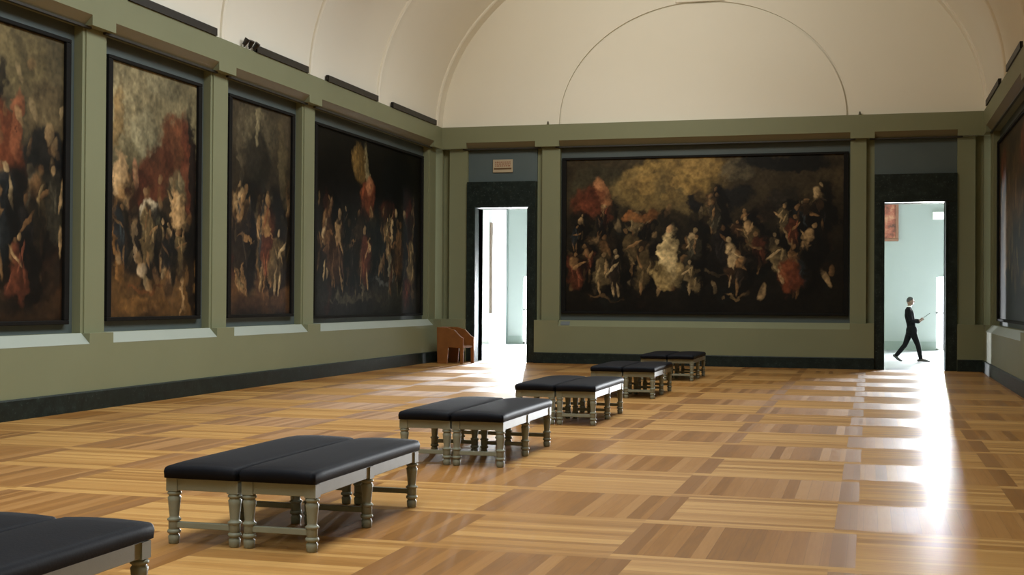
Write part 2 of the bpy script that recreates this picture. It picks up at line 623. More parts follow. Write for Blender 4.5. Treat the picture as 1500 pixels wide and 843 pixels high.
def vnoise(U, V, fx, fy, seed):
    r = np.random.default_rng(seed)
    g = r.random((int(fy) + 3, int(fx) + 3))
    x = U * fx
    y = V * fy
    i = np.clip(np.floor(x).astype(int), 0, int(fx) + 1)
    j = np.clip(np.floor(y).astype(int), 0, int(fy) + 1)
    a = np.clip(x - i, 0, 1)
    b = np.clip(y - j, 0, 1)
    a = a * a * (3 - 2 * a)
    b = b * b * (3 - 2 * b)
    return (g[j, i] * (1 - a) + g[j, i + 1] * a) * (1 - b) + (g[j + 1, i] * (1 - a) + g[j + 1, i + 1] * a) * b


def fbm(U, V, f, asp, seed, octv=4):
    s, amp, tot = 0, 1, 0
    for o_ in range(octv):
        s = s + amp * vnoise(U, V, f * asp * 2 ** o_, f * 2 ** o_, seed + o_)
        tot += amp
        amp *= .55
    return s / tot


def lin(c):
    c = np.array(c, float) / 255
    return np.where(c <= .04045, c / 12.92, ((c + .055) / 1.055) ** 2.4)


DRAPE = [(44, 34, 26), (72, 46, 28), (92, 40, 26), (38, 44, 46), (96, 76, 46), (60, 54, 40), (112, 92, 60), (30, 26, 24)]


def paint(nu, nv, asp, base, blobs, seed, strokes=(), crowd=(), top=()):
    """base: list of (v, colour) from bottom to top; blobs: (u,v,ru,rv,deg,colour,alpha)"""
    V, U = np.meshgrid(np.linspace(0, 1, nv), np.linspace(0, 1, nu), indexing='ij')
    wu = U + (fbm(U, V, 5, asp, seed + 50) - .5) * .10 / asp + (fbm(U, V, 26, asp, seed + 60) - .5) * .07 / asp
    wv = V + (fbm(U, V, 5, asp, seed + 70) - .5) * .10 + (fbm(U, V, 26, asp, seed + 80) - .5) * .07
    vs = [b_[0] for b_ in base]
    cs = np.array([lin(b_[1]) for b_ in base])
    col = np.stack([np.interp(np.clip(wv, 0, 1), vs, cs[:, i]) for i in range(3)], -1)
    mod = .35 + 1.3 * fbm(U, V, 7, asp, seed)[..., None]
    col = col * mod
    r = np.random.default_rng(seed)
    allb = list(blobs)
    for (n, ua, ub, va, vb, ru, rv, cols, al) in strokes:
        for _ in range(n):
            c = cols[r.integers(len(cols))]
            allb.append((r.uniform(ua, ub), r.uniform(va, vb), ru * r.uniform(.5, 1.4), rv * r.uniform(.5, 1.4), r.uniform(-35, 35), c, al * r.uniform(.5, 1)))
    # rows of loosely brushed standing forms: shadow, drapery, pale head and limbs
    for (n, ua, ub, va, vb, h0) in crowd:
        q = sorted([(r.uniform(va, vb), r.uniform(ua, ub)) for _ in range(n)], reverse=True)
        for v, u in q:
            h = h0 * r.uniform(.8, 1.25)
            wd = h * .17 / asp
            dr = DRAPE[r.integers(len(DRAPE))]
            fl = FLESH[r.integers(len(FLESH))]
            lean = r.uniform(-18, 18)
            allb.append((u + wd * .9, v + h * .45, wd * 1.2, h * .50, lean, (14, 12, 10), .85))
            allb.append((u, v + h * .42, wd * .85, h * .34, lean, dr, .9))
            allb.append((u - wd * .2, v + h * .66, wd * .55, h * .13, lean, dr if r.random() < .6 else fl, .85))
            allb.append((u + r.uniform(-.5, .5) * wd, v + h * .86, wd * .24, h * .055, r.uniform(-30, 30), tuple(x * .9 for x in fl), .8))
            allb.append((u + r.uniform(-.8, .8) * wd, v + h * .60, wd * .16, h * .16, r.uniform(-75, 75), fl, .85))
            for k_ in (-.4, .35):
                if r.random() < .6:
                    allb.append((u + k_ * wd, v + h * .12, wd * .17, h * .15, r.uniform(-15, 15), fl, .75))
            for _ in range(3):
                allb.append((u + r.uniform(-.7, .7) * wd, v + h * r.uniform(.2, .7), wd * .12, h * .12, r.uniform(-30, 30), tuple(min(255, x * 1.5 + 12) for x in dr), .6))
    allb += list(top)
    shn = [np.clip(.25 + 1.45 * fbm(U, V, 24, asp, seed + 300 + i), .2, 1.5) for i in range(3)]
    for n_, (u, v, ru, rv, deg, c, al) in enumerate(allb):
        m_ = 1.4 * max(ru * asp, rv) + .03
        i0, i1 = max(0, int((u - m_ / asp - .03) * nu)), min(nu, int((u + m_ / asp + .03) * nu) + 2)
        j0, j1 = max(0, int((v - m_ - .03) * nv)), min(nv, int((v + m_ + .03) * nv) + 2)
        if i1 <= i0 or j1 <= j0:
            continue
        sl = (slice(j0, j1), slice(i0, i1))
        big = rv > .06 or ru * asp > .06
        k_ = 1.0 if big else .35
        du = (U[sl] + (wu[sl] - U[sl]) * k_ - u) * asp
        dv = V[sl] + (wv[sl] - V[sl]) * k_ - v
        d = math.radians(deg)
        x = (du * math.cos(d) + dv * math.sin(d)) / (ru * asp)
        y = (-du * math.sin(d) + dv * math.cos(d)) / rv
        f = np.clip(1.30 - np.sqrt(x * x + y * y), 0, .45) / .45
        f = (f * f * (3 - 2 * f) * al)[..., None]
        sh = shn[n_ % 3][sl][..., None] * (1.0 + .35 * np.clip(-x, -1, 1)[..., None])
        col[sl] = col[sl] * (1 - f) + lin(c) * sh * f
    fine = .62 + .76 * fbm(U, V, 60, asp, seed + 9, 2)[..., None]
    col = col * .84 + col.mean(-1, keepdims=True) * .16
    col[..., 1] += .10 * np.clip(col[..., 0] - col[..., 1], 0, 1)
    return np.clip((col * fine) ** 1.12 * .80, 0, 1)


def canvas_mat(name, rough, coat):
    t = NT(name)
    n = t.t.nodes.new('ShaderNodeAttribute')
    n.attribute_name = 'paint'
    return t.set(Base_Color=n.outputs['Color'], Roughness=rough, Specular_IOR_Level=coat)


M_['canvas'] = canvas_mat('dark_varnished_oil_paint', .5, .2)
M_['canvas_gloss'] = canvas_mat('glossy_varnished_oil_paint', .45, .06)


def painting(F, u0, u1, z0, z1, flip, label, base, blobs, seed, strokes, res, mat='canvas', crowd=(), top=(), brt=1.0):
    """flip: u runs right-to-left as seen"""
    t_ = thing('framed_painting', label, 'painting', F((u0 + u1) / 2, DEP, z0), 0, 'large gallery paintings')
    T = Matrix.Translation(-t_.location)
    fr = .06
    fs = .12
    bm = bmesh.new()
    v0, v1 = DEP + .002, DEP + .085
    for (a_, b_, c_, d_) in ((u0, u1, z0, z0 + fr), (u0, u1, z1 - fr, z1), (u0, u0 + fs, z0 + fr, z1 - fr), (u1 - fs, u1, z0 + fr, z1 - fr)):
        add_prism(bm, [(v0, c_), (v1, c_), (v1, d_), (v0, d_)], a_, b_, F)
    o = obj('frame', bm, M_['black'], t_, bevel=.01)
    o.matrix_parent_inverse = T
    bm = bmesh.new()
    add_prism(bm, [(v0, z0 + fr), (v0 + .03, z0 + fr), (v0 + .03, z1 - fr), (v0, z1 - fr)], u0 + fs, u1 - fs, F)
    o = obj('backing_board', bm, M_['black'], t_)
    o.matrix_parent_inverse = T
    a0, a1, b0, b1 = u0 + fs, u1 - fs, z0 + fr, z1 - fr
    asp = (a1 - a0) / (b1 - b0)
    nv = res
    nu = int(res * asp)
    col = paint(nu, nv, asp, base, blobs, seed, strokes, crowd, top) * brt
    verts = []
    for j in range(nv):
        for i in range(nu):
            s = i / (nu - 1)
            u = (a1 - (a1 - a0) * s) if flip else (a0 + (a1 - a0) * s)
            verts.append(F(u, v0 + .034, b0 + (b1 - b0) * j / (nv - 1)))
    faces = [(j * nu + i, j * nu + i + 1, (j + 1) * nu + i + 1, (j + 1) * nu + i) for j in range(nv - 1) for i in range(nu - 1)]
    me = bpy.data.meshes.new('canvas')
    me.from_pydata(verts, [], faces)
    ca = me.color_attributes.new('paint', 'FLOAT_COLOR', 'POINT')
    rgba = np.ones((nv * nu, 4), np.float32)
    rgba[:, :3] = col.reshape(-1, 3)
    ca.data.foreach_set('color', rgba.ravel())
    me.materials.append(M_[mat])
    o = bpy.data.objects.new('canvas', me)
    C.objects.link(o)
    o.parent = t_
    o.matrix_parent_inverse = T
    return t_


FLESH = [(176, 138, 92), (150, 108, 66), (190, 158, 112), (120, 82, 48)]
DARKS = [(18, 16, 13), (30, 24, 18), (26, 30, 27), (42, 28, 18)]
# end wall: wide canvas
painting(FE, 3.37, 10.60, 1.29, 5.34, False, 'wide dark oil painting with golden clouds, between the two doorways on the end wall',
         [(0, (24, 20, 15)), (.25, (30, 25, 18)), (.5, (44, 36, 24)), (.75, (66, 54, 34)), (1, (74, 60, 38))],
         [(.40, .86, .19, .15, 10, (158, 124, 62), .95), (.30, .80, .12, .12, 0, (120, 98, 56), .7), (.46, .72, .12, .10, -20, (112, 92, 54), .7),
          (.52, .93, .06, .06, 0, (164, 128, 66), .8), (.12, .86, .10, .10, 20, (66, 62, 42), .6),
          (.09, .72, .075, .10, 20, (100, 42, 26), .9), (.15, .76, .020, .10, 15, (176, 110, 70), .8), (.28, .63, .055, .04, 15, (150, 88, 42), .8),
          (.14, .46, .04, .04, -10, (146, 112, 74), .8), (.12, .36, .10, .018, 2, (112, 92, 60), .7), (.28, .42, .03, .05, -20, (140, 104, 66), .7),
          (.385, .36, .026, .17, -3, (205, 176, 122), .95), (.36, .24, .030, .09, 20, (176, 146, 90), .8), (.42, .25, .020, .08, -15, (180, 150, 96), .8),
          (.47, .22, .03, .02, 10, (150, 134, 104), .7), (.48, .72, .035, .09, 0, (22, 22, 24), .95), (.60, .72, .07, .07, 10, (26, 26, 28), .9),
          (.635, .92, .055, .075, 0, (104, 92, 68), .8), (.80, .95, .16, .06, 0, (16, 17, 16), .95), (.60, .55, .07, .012, -18, (172, 132, 88), .9),
          (.575, .52, .022, .06, 10, (166, 128, 86), .8), (.66, .50, .03, .05, 0, (60, 52, 36), .6), (.80, .70, .05, .07, 0, (40, 36, 32), .7),
          (.85, .52, .05, .09, 15, (112, 92, 58), .75), (.81, .24, .042, .13, 0, (108, 44, 26), .9), (.68, .40, .04, .07, 0, (110, 66, 40), .7),
          (.94, .22, .010, .06, 30, (176, 142, 98), .85), (.88, .33, .05, .012, 30, (170, 134, 90), .8), (.72, .13, .012, .05, -15, (186, 150, 104), .8),
          (.64, .10, .04, .012, 0, (160, 124, 80), .7), (.15, .09, .05, .012, 5, (136, 100, 60), .7), (.12, .24, .10, .025, 0, (56, 52, 42), .8),
          (.52, .30, .05, .05, 0, (22, 18, 14), .9), (.56, .26, .05, .012, 0, (84, 68, 46), .8), (.95, .55, .02, .25, 0, (48, 30, 20), .8)],
         11, [(70, .02, .98, .15, .7, .012, .035, FLESH, .55), (60, .02, .98, .05, .65, .03, .05, DARKS, .7), (22, .25, .5, .75, .98, .03, .04, [(176, 136, 68), (120, 92, 48)], .5)], 300, crowd=[(6, .03, .30, .38, .52, .18), (14, .48, .97, .38, .58, .24), (24, .03, .97, .05, .30, .27)], top=[(.385, .36, .024, .16, -3, (205, 176, 122), .9), (.355, .22, .030, .07, 25, (176, 146, 90), .8), (.385, .54, .010, .022, 0, (196, 150, 104), .9), (.81, .22, .036, .10, 0, (116, 46, 26), .85), (.27, .62, .05, .035, 15, (150, 88, 42), .7), (.10, .72, .05, .07, 20, (112, 44, 28), .8)], brt=1.25)
base_dark = [(0, (50, 34, 20)), (.12, (62, 42, 24)), (.3, (28, 20, 14)), (.55, (46, 34, 24)), (1, (70, 62, 46))]
# left wall, near to far
painting(FL, -22.92, -20.05, 1.25, 5.37, True and False, 'tall dark oil painting on the left wall beyond the left picture edge', base_dark,
         [(.5, .8, .4, .15, 0, (110, 98, 70), .8), (.4, .5, .15, .2, 30, (110, 46, 28), .8)], 21, [(40, 0, 1, .1, .7, .05, .06, FLESH, .5)], 90)
painting(FL, -19.08, -16.25, 1.25, 5.39, False, 'tall painting cut by the left picture edge, orange red drapery under grey clouds',
         [(0, (52, 32, 18)), (.1, (60, 38, 22)), (.3, (34, 22, 14)), (.5, (46, 36, 26)), (.75, (88, 76, 52)), (1, (92, 80, 54))],
         [(.55, .92, .30, .12, 0, (130, 112, 72), .8), (.85, .70, .16, .14, 0, (106, 88, 58), .8), (.30, .76, .10, .12, 10, (176, 140, 98), .9), (.45, .62, .16, .16, 30, (124, 52, 28), .95),
          (.60, .68, .04, .12, -10, (138, 70, 44), .8), (.18, .55, .12, .2, 0, (120, 44, 26), .8), (.82, .58, .16, .09, 0, (26, 26, 24), .95), (.80, .45, .18, .07, 10, (120, 108, 82), .85),
          (.55, .46, .12, .06, 0, (38, 30, 24), .9), (.34, .30, .05, .16, -5, (170, 124, 70), .9), (.72, .24, .18, .16, 0, (60, 32, 18), .85), (.70, .10, .3, .03, 0, (94, 58, 34), .6),
          (.20, .44, .05, .03, 0, (190, 160, 120), .7)],
         31, [(70, 0, 1, .15, .9, .025, .03, FLESH, .55), (26, 0, 1, .05, .6, .08, .07, DARKS, .7)], 300, crowd=[(2, .1, .5, .68, .74, .2), (8, .05, .95, .06, .26, .28)], brt=1.15)
painting(FL, -15.30, -12.45, 1.28, 5.365, False, 'tall painting with a sweeping red drape under pale clouds, second from left',
         [(0, (90, 58, 28)), (.15, (110, 74, 36)), (.25, (30, 20, 14)), (.5, (58, 44, 28)), (.62, (120, 108, 76)), (1, (140, 126, 92))],
         [(.25, .86, .30, .16, 0, (158, 142, 104), .8), (.08, .80, .07, .12, 0, (160, 116, 56), .6), (.40, .74, .16, .10, 0, (140, 130, 98), .8), (.62, .95, .2, .05, 0, (130, 120, 90), .7),
          (.74, .72, .15, .11, -70, (108, 52, 30), .95), (.90, .66, .08, .18, 0, (104, 42, 28), .9), (.48, .58, .26, .085, 42, (98, 42, 26), .95), (.30, .50, .14, .07, 42, (88, 36, 22), .9),
          (.12, .55, .055, .10, -10, (190, 150, 104), .95), (.16, .40, .05, .12, 8, (170, 124, 74), .85), (.10, .28, .04, .16, -5, (140, 92, 44), .85), (.27, .56, .03, .06, 0, (168, 110, 80), .8),
          (.76, .46, .08, .08, 20, (196, 152, 100), .95), (.82, .22, .025, .18, 2, (196, 148, 96), .95), (.68, .24, .022, .12, -8, (166, 112, 70), .85), (.44, .42, .10, .05, 0, (190, 172, 140), .85),
          (.40, .38, .05, .06, 0, (178, 150, 100), .8), (.55, .36, .04, .05, 0, (206, 190, 140), .8), (.46, .24, .18, .10, 0, (24, 16, 12), .95), (.30, .30, .02, .07, 10, (170, 138, 100), .8),
          (.36, .19, .05, .03, 20, (190, 160, 124), .8), (.40, .12, .20, .012, 0, (110, 60, 26), .9), (.95, .40, .05, .45, 0, (26, 22, 18), .9), (.40, .04, .3, .04, 0, (128, 84, 38), .7)],
         41, [(60, .05, .9, .12, .58, .022, .03, FLESH, .6), (16, .1, .9, .1, .5, .06, .05, DARKS, .6)], 300, crowd=[(7, .1, .8, .14, .36, .20)], brt=1.15)
painting(FL, -11.47, -8.70, 1.28, 5.365, False, 'tall narrow brown painting of a standing crowd, third from the left picture edge',
         [(0, (40, 26, 18)), (.10, (96, 62, 36)), (.22, (60, 38, 24)), (.45, (40, 26, 18)), (.7, (62, 52, 38)), (1, (76, 64, 46))],
         [(.45, .88, .30, .10, 0, (104, 92, 68), .8), (.45, .74, .20, .14, 0, (40, 36, 28), .9), (.45, .92, .05, .08, 0, (140, 126, 92), .7), (.86, .70, .07, .22, 0, (96, 82, 54), .7),
          (.18, .78, .04, .22, 0, (92, 80, 60), .6), (.36, .52, .12, .10, 0, (34, 26, 20), .9), (.33, .48, .06, .025, 10, (190, 176, 132), .9), (.22, .40, .04, .05, 20, (180, 160, 116), .85),
          (.70, .54, .07, .04, -20, (190, 166, 124), .9), (.62, .48, .03, .06, 0, (186, 158, 116), .8), (.22, .22, .025, .12, -15, (170, 140, 96), .85), (.36, .22, .022, .12, 8, (150, 116, 78), .8),
          (.52, .34, .06, .14, 0, (96, 36, 24), .85), (.84, .32, .07, .18, 0, (122, 78, 38), .85), (.68, .24, .06, .14, 0, (20, 16, 14), .9), (.95, .45, .03, .2, 0, (140, 104, 66), .6),
          (.30, .10, .14, .02, 0, (132, 96, 58), .8), (.70, .09, .14, .02, 0, (118, 80, 46), .8)],
         51, [(70, .02, .98, .15, .58, .02, .04, FLESH, .6), (30, .02, .98, .1, .6, .05, .08, DARKS + [(86, 32, 22)], .7)], 300, crowd=[(7, .05, .95, .30, .40, .24), (9, .06, .94, .08, .18, .40)], brt=1.3)
painting(FL, -7.72, -.93, 1.22, 5.36, False, 'long glossy dark painting on the left wall, nearest the end wall',
         [(0, (30, 28, 24)), (.12, (50, 46, 40)), (.3, (30, 30, 28)), (.5, (34, 28, 22)), (.7, (20, 18, 14)), (1, (24, 21, 16))],
         [(.37, .86, .06, .10, 0, (130, 98, 48), .85), (.43, .84, .015, .12, 0, (140, 126, 90), .8), (.44, .66, .07, .10, 0, (134, 58, 34), .9), (.46, .74, .03, .05, 0, (176, 110, 76), .8),
          (.49, .52, .016, .10, 8, (150, 124, 84), .8), (.62, .62, .05, .06, 0, (76, 30, 22), .7), (.85, .42, .06, .32, 0, (120, 38, 26), .95), (.80, .60, .03, .06, 0, (120, 100, 76), .8),
          (.92, .40, .014, .30, 0, (124, 96, 68), .7), (.15, .42, .02, .10, 5, (176, 138, 88), .9), (.17, .22, .012, .12, 0, (136, 124, 96), .8), (.08, .50, .02, .06, 0, (150, 110, 66), .8),
          (.36, .44, .018, .08, -10, (166, 140, 96), .85), (.40, .40, .04, .07, 0, (118, 42, 28), .8), (.41, .20, .014, .12, -6, (160, 140, 108), .85), (.64, .44, .02, .08, 0, (150, 116, 78), .8),
          (.66, .26, .012, .12, 4, (146, 132, 104), .8), (.55, .34, .05, .18, 0, (40, 44, 44), .8), (.24, .35, .05, .2, 0, (14, 14, 14), .9), (.66, .20, .2, .015, 2, (92, 92, 88), .7),
          (.35, .09, .25, .02, 0, (86, 76, 60), .7), (.75, .80, .14, .18, 0, (12, 13, 14), .9)],
         61, [(90, .02, .95, .15, .62, .007, .045, FLESH, .6), (36, .02, .95, .1, .6, .015, .09, DARKS + [(80, 30, 22)], .7)], 280, 'canvas_gloss', crowd=[(16, .03, .95, .36, .46, .20), (14, .05, .92, .14, .24, .40)], brt=1.1)
painting(FR, -7.72, -.93, 1.22, 5.36, True, 'long dim brown painting in deep perspective at the right picture edge',
         [(0, (30, 22, 14)), (.3, (44, 32, 20)), (.6, (66, 50, 28)), (1, (84, 64, 34))],
         [(.3, .5, .14, .2, 0, (132, 100, 56), .8), (.6, .7, .2, .2, 0, (110, 82, 44), .7), (.15, .85, .1, .1, 0, (120, 54, 28), .8), (.75, .85, .1, .1, 0, (130, 60, 32), .8), (.5, .3, .2, .15, 0, (34, 24, 16), .8)],
         71, [(50, 0, 1, .2, .8, .02, .06, FLESH, .5)], 110)
painting(FR, -11.47, -8.70, 1.28, 5.365, True, 'tall painting on the right wall just outside the right picture edge', base_dark,
         [(.5, .8, .4, .15, 0, (110, 98, 70), .8), (.4, .5, .15, .2, 30, (110, 46, 28), .8)], 81, [(40, 0, 1, .1, .7, .05, .06, FLESH, .5)], 90)

# small things on the end wall
bm = bmesh.new()
add_prism(bm, [(.0, 0), (.012, 0), (.012, .09), (.0, .09)], 0, .24, lambda u, v, z: (3.40 + u, -.03 - v - (.10 - z) * .9, ZSF + .03 + z))
tag(obj('caption_plaque', bm, M_['grey_card']), 'small grey caption plaque on the sill under the wide end wall painting', 'plaque')
for x, lb in ((3.03, 'left'), (10.86, 'right')):
    bm = bmesh.new()
    bmesh.ops.create_cone(bm, cap_ends=True, segments=16, radius1=.035, radius2=.025, depth=.05, matrix=Matrix.Translation((x, -P + .05, ZF + .025)))
    bmesh.ops.create_uvsphere(bm, u_segments=14, v_segments=8, radius=.024, matrix=Matrix.Translation((x, -P + .05, ZF + .065)))
    tag(obj('ceiling_sensor', bm, M_['brown_metal'], smooth=True), 'tiny bronze knob on the end frieze, above the pilaster %s of the wide painting' % lb, 'sensor', 'knobs on the end frieze')
# sign over the left doorway
sg = thing('wall_sign', 'small cream sign with rust coloured lines on the slate panel above the left doorway', 'sign', (1.77, .1, 5.0))
yy = .16 - .06
bm = bmesh.new()
add_box(bm, -.27, .27, -.04, 0, 0, .34)
obj('sign_plate', bm, M_['cream_card'], sg, bevel=.005)
bm = bmesh.new()
for r_, z in enumerate((.27, .22, .17)):
    x = -.21
    while x < .2:
        l_ = random.uniform(.03, .075)
        add_box(bm, x, min(x + l_, .215), -.044, -.04, z - .015, z + .015)
        x += l_ + .015
obj('lettering', bm, M_['sign_mark'], sg)
bm = bmesh.new()
add_box(bm, -.24, .24, -.044, -.04, .075, .12)
obj('sign_band', bm, M_['sign_dark'], sg)

# ------------------------------------------------------------------ benches
LEG = [(.030, 0), (.036, .006), (.038, .03), (.040, .05), (.034, .058), (.031, .066), (.043, .072), (.046, .082), (.043, .092), (.034, .098), (.037, .102),
       (.038, .15), (.038, .152), (.046, .157), (.047, .166), (.038, .172), (.032, .178), (.032, .188), (.036, .23), (.042, .285), (.045, .31), (.038, .318),
       (.036, .326), (.046, .332), (.048, .340), (.044, .348), (.036, .352), (.038, .358)]
LX, LY = .225, .945


def make_bench():
    root = thing('upholstered_bench', '', 'bench', group='black topped benches in pairs down the gallery')
    bm = bmesh.new()
    # rounded, slightly domed cushion
    hx, hy, r, z0, z1 = .272, 1.03, .034, .448, .545
    def axis(h, n):
        e = [h - r + r * math.sin(PI / 2 * i / 4) for i in range(1, 5)]
        m_ = [-(h - r) + 2 * (h - r) * i / n for i in range(n + 1)]
        return [-q for q in e[::-1]] + m_ + e
    xs, ys = axis(hx, 5), axis(hy, 16)
    grid = []
    for y in ys:
        row = []
        for x in xs:
            dx, dy = max(0, abs(x) - (hx - r)), max(0, abs(y) - (hy - r))
            d = min(1, math.hypot(dx, dy) / r)
            z = z1 - r * (1 - math.sqrt(max(0, 1 - d * d))) - .016 * ((x / hx) ** 2 * .7 + (y / hy) ** 6 * .6)
            sc = 1 if math.hypot(dx, dy) <= r else r / math.hypot(dx, dy)
            X = math.copysign(min(abs(x), hx - r) + dx * sc, x)
            Y = math.copysign(min(abs(y), hy - r) + dy * sc, y)
            row.append(bm.verts.new((X, Y, z)))
        grid.append(row)
    for j in range(len(ys) - 1):
        for i in range(len(xs) - 1):
            bm.faces.new((grid[j][i], grid[j][i + 1], grid[j + 1][i + 1], grid[j + 1][i]))
    loop = grid[0][:] + [g[-1] for g in grid[1:]] + grid[-1][-2::-1] + [g[0] for g in grid[-2:0:-1]]
    low = [bm.verts.new((v.co.x * .99, v.co.y * .997, z0)) for v in loop]
    n = len(loop)
    for i in range(n):
        bm.faces.new((loop[i], low[i], low[(i + 1) % n], loop[(i + 1) % n]))
    bm.faces.new(low[::-1])
    obj('cushion', bm, M_['leather'], root, smooth=True)
    bm = bmesh.new()
    for s in (-1, 1):
        add_box(bm, s * (LX + .015) - .016, s * (LX + .015) + .016, -LY, LY, .362, .452)
        add_box(bm, -LX, LX, s * (LY + .015) - .016, s * (LY + .015) + .016, .362, .452)
    add_box(bm, -LX, LX, -.02, .02, .37, .45)
    add_box(bm, -LX - .02, LX + .02, -LY - .02, LY + .02, .440, .4525)
    obj('seat_rail', bm, M_['bench'], root, bevel=.004)
    for y in (-LY, 0, LY):
        bm = bmesh.new()
        add_box(bm, -LX, LX, y - .018, y + .018, .108, .148)
        obj('stretcher', bm, M_['bench'], root, bevel=.004)
        for s in (-1, 1):
            bm = bmesh.new()
            add_lathe(bm, LEG, s * LX, y, 20)
            add_box(bm, s * LX - .04, s * LX + .04, y - .04, y + .04, .355, .4415)
            o = obj('leg', bm, M_['bench'], root, smooth=True)
            m = o.modifiers.new('split', 'EDGE_SPLIT')
            m.split_angle = math.radians(50)
    return root


proto = make_bench()
first = True
PAIRS = [(-28.70, 'cut off at bottom left'), (-24.75, 'in the left foreground'),
         (-20.32, 'third from the camera'), (-15.92, 'fourth from the camera'), (-11.12, 'fifth from the camera'), (-6.2, 'nearest the end wall')]
for y0, lab in PAIRS:
    for cx, sd in ((7.385, 'right'), (6.828, 'left')):
        o = proto if first else copy_tree(proto)
        first = False
        o.location = (cx, y0 + LY, 0)
        if sd == 'left' and y0 == -20.32:
            o.rotation_euler.z = .004
        o['label'] = 'black topped bench, the %s one of the pair %s' % (sd, lab)

# ------------------------------------------------------------------ wooden armchair in the far left corner
ch = thing('wooden_armchair', 'varnished orange wood armchair in the far left corner beside the left doorway', 'armchair', (.87, -1.05, 0), math.radians(84))
for s in (-1, 1):
    bm = bmesh.new()
    # solid side panel with a swept arm line
    prof = [(-.36, 0), (-.28, 0), (-.27, .40), (.06, .42), (.09, 0), (.36, 0), (.38, .93), (.10, .92), (-.12, .86), (-.28, .70), (-.36, .66)]
    x = s * .34
    vs0 = [bm.verts.new((x - .03, y, z)) for y, z in prof]
    vs1 = [bm.verts.new((x + .03, y, z)) for y, z in prof]
    bm.faces.new(vs0)
    bm.faces.new(vs1[::-1])
    for i in range(len(prof)):
        bm.faces.new((vs0[i], vs1[i], vs1[(i + 1) % len(prof)], vs0[(i + 1) % len(prof)]))
    obj('side_panel', bm, M_['orange_wood'], ch, bevel=.012, seg=3)
bm = bmesh.new()
add_box(bm, -.31, .31, -.33, .32, .40, .46)
obj('seat', bm, M_['orange_wood'], ch, bevel=.012, seg=3)
bm = bmesh.new()
n = 12
rows = []
for i in range(n + 1):
    t_ = -1 + 2 * i / n
    x = .31 * t_
    y = .32 - .05 * t_ * t_ * t_ * t_
    rows.append([bm.verts.new(c) for c in ((x, y - .05, .44), (x, y + .02, .94 - .02 * t_ * t_), (x, y + .055, .94 - .02 * t_ * t_), (x, y - .01, .44))])
for a_, b_ in zip(rows, rows[1:]):
    for i in range(4):
        bm.faces.new((a_[i], a_[(i + 1) % 4], b_[(i + 1) % 4], b_[i]))
bm.faces.new(rows[0])
bm.faces.new(rows[-1][::-1])
obj('backrest', bm, M_['orange_wood'], ch, bevel=.01)

# ------------------------------------------------------------------ bright room beyond the doorways
bm = bmesh.new()
XR = -1.86       # its far wall starts here; a passage runs on to the left of it
wins = [(-1.26, 1.6), (13.28, 16.8)]
x = XR
for a_, b_ in wins:
    add_box(bm, x, a_, FY, FY + .35, 0, 6.4)
    add_box(bm, a_, b_, FY, FY + .35, 2.50, 6.4)
    x = b_
add_box(bm, x, 18.6, FY, FY + .35, 0, 6.4)
struct('wall_beyond_far', bm, M_['mint'])
bm = bmesh.new()
add_box(bm, 18.4, 18.7, .3, FY + .3, 0, 6.4)
struct('wall_beyond_right', bm, M_['mint'])
bm = bmesh.new()
add_box(bm, -8.3, -8.0, .3, 19.5, 0, 6.4)
add_box(bm, -8.3, -.3, .3, .6, 0, 6.4)
add_box(bm, W + .3, 18.6, .3, .6, 0, 6.4)
struct('wall_beyond_left', bm, M_['mint'])
bm = bmesh.new()
add_box(bm, -8.2, 2, 19.2, 19.5, 0, 6.4)
struct('wall_beyond_passage', bm, M_['white'])
bm = bmesh.new()
add_box(bm, -8.3, 18.7, .6, 19.5, 6.4, 6.6)
struct('ceiling_beyond', bm, plain('grey_plaster', (.30, .31, .31, 1), None, .8))
bm = bmesh.new()
x = XR
for a_, b_ in wins:
    add_box(bm, x, a_, FY - .03, FY, 0, .3)
    x = b_
add_box(bm, x, 18.4, FY - .03, FY, 0, .3)
struct('baseboard_beyond', bm, plain('grey_green_skirting', (.17, .21, .19, 1)))
# corner strip on the far wall and its dark seam
bm = bmesh.new()
add_box(bm, XR - .03, XR + .05, FY - .05, FY + .38, 0, 6.3)
struct('trim_%d' % k, bm, plain('grey_corner_strip', (.12, .15, .14, 1)))
k += 1
bm = bmesh.new()
for (x0, x1) in wins:
    for x in (x0, (x0 + x1) / 2 - .03, x1 - .06):
        add_box(bm, x, x + .06, FY + .1, FY + .16, 0, 2.62)
    for z in (0, 1.25, 2.56):
        add_box(bm, x0, x1, FY + .1, FY + .16, z, z + .06)
struct('window_2', bm, M_['white'])

# framed picture, high on the far wall seen through the right doorway
fp = thing('framed_picture', 'small red brown framed picture high up, seen through the right doorway', 'picture', (11.45, FY - .06, 3.72))
bm = bmesh.new()
for (x0, x1, z0, z1) in ((-.55, .60, 0, .1), (-.55, .60, 1.55, 1.65), (-.55, -.45, .1, 1.55), (.50, .60, .1, 1.55)):
    add_box(bm, x0, x1, -.06, .05, z0, z1)
obj('frame', bm, plain('brown_wood_frame', (.16, .07, .04, 1), (.2, .09, .05, 1)), fp, bevel=.01)
bm = bmesh.new()
add_box(bm, -.45, .50, -.02, .04, .1, 1.55)
t = NT('mottled_red_print')
cc = t.ramp(t.noise(t.objc(), 3.2, 5, .6), [(.35, (.05, .02, .012, 1)), (.52, (.26, .07, .04, 1)), (.68, (.42, .22, .12, 1))])
obj('print', bm, t.set(Base_Color=cc, Roughness=.5), fp)
# emergency luminaire
el = thing('wall_light', 'small lit white box light on the wall, top right through the right doorway', 'wall light', (13.42, FY - .0, 4.45))
bm = bmesh.new()
add_box(bm, -.26, .26, -.10, 0, 0, .26)
obj('housing', bm, M_['white'], el, bevel=.01)
bm = bmesh.new()
add_box(bm, -.20, .24, -.115, -.10, .03, .21)
obj('diffuser', bm, M_['lamp'], el)
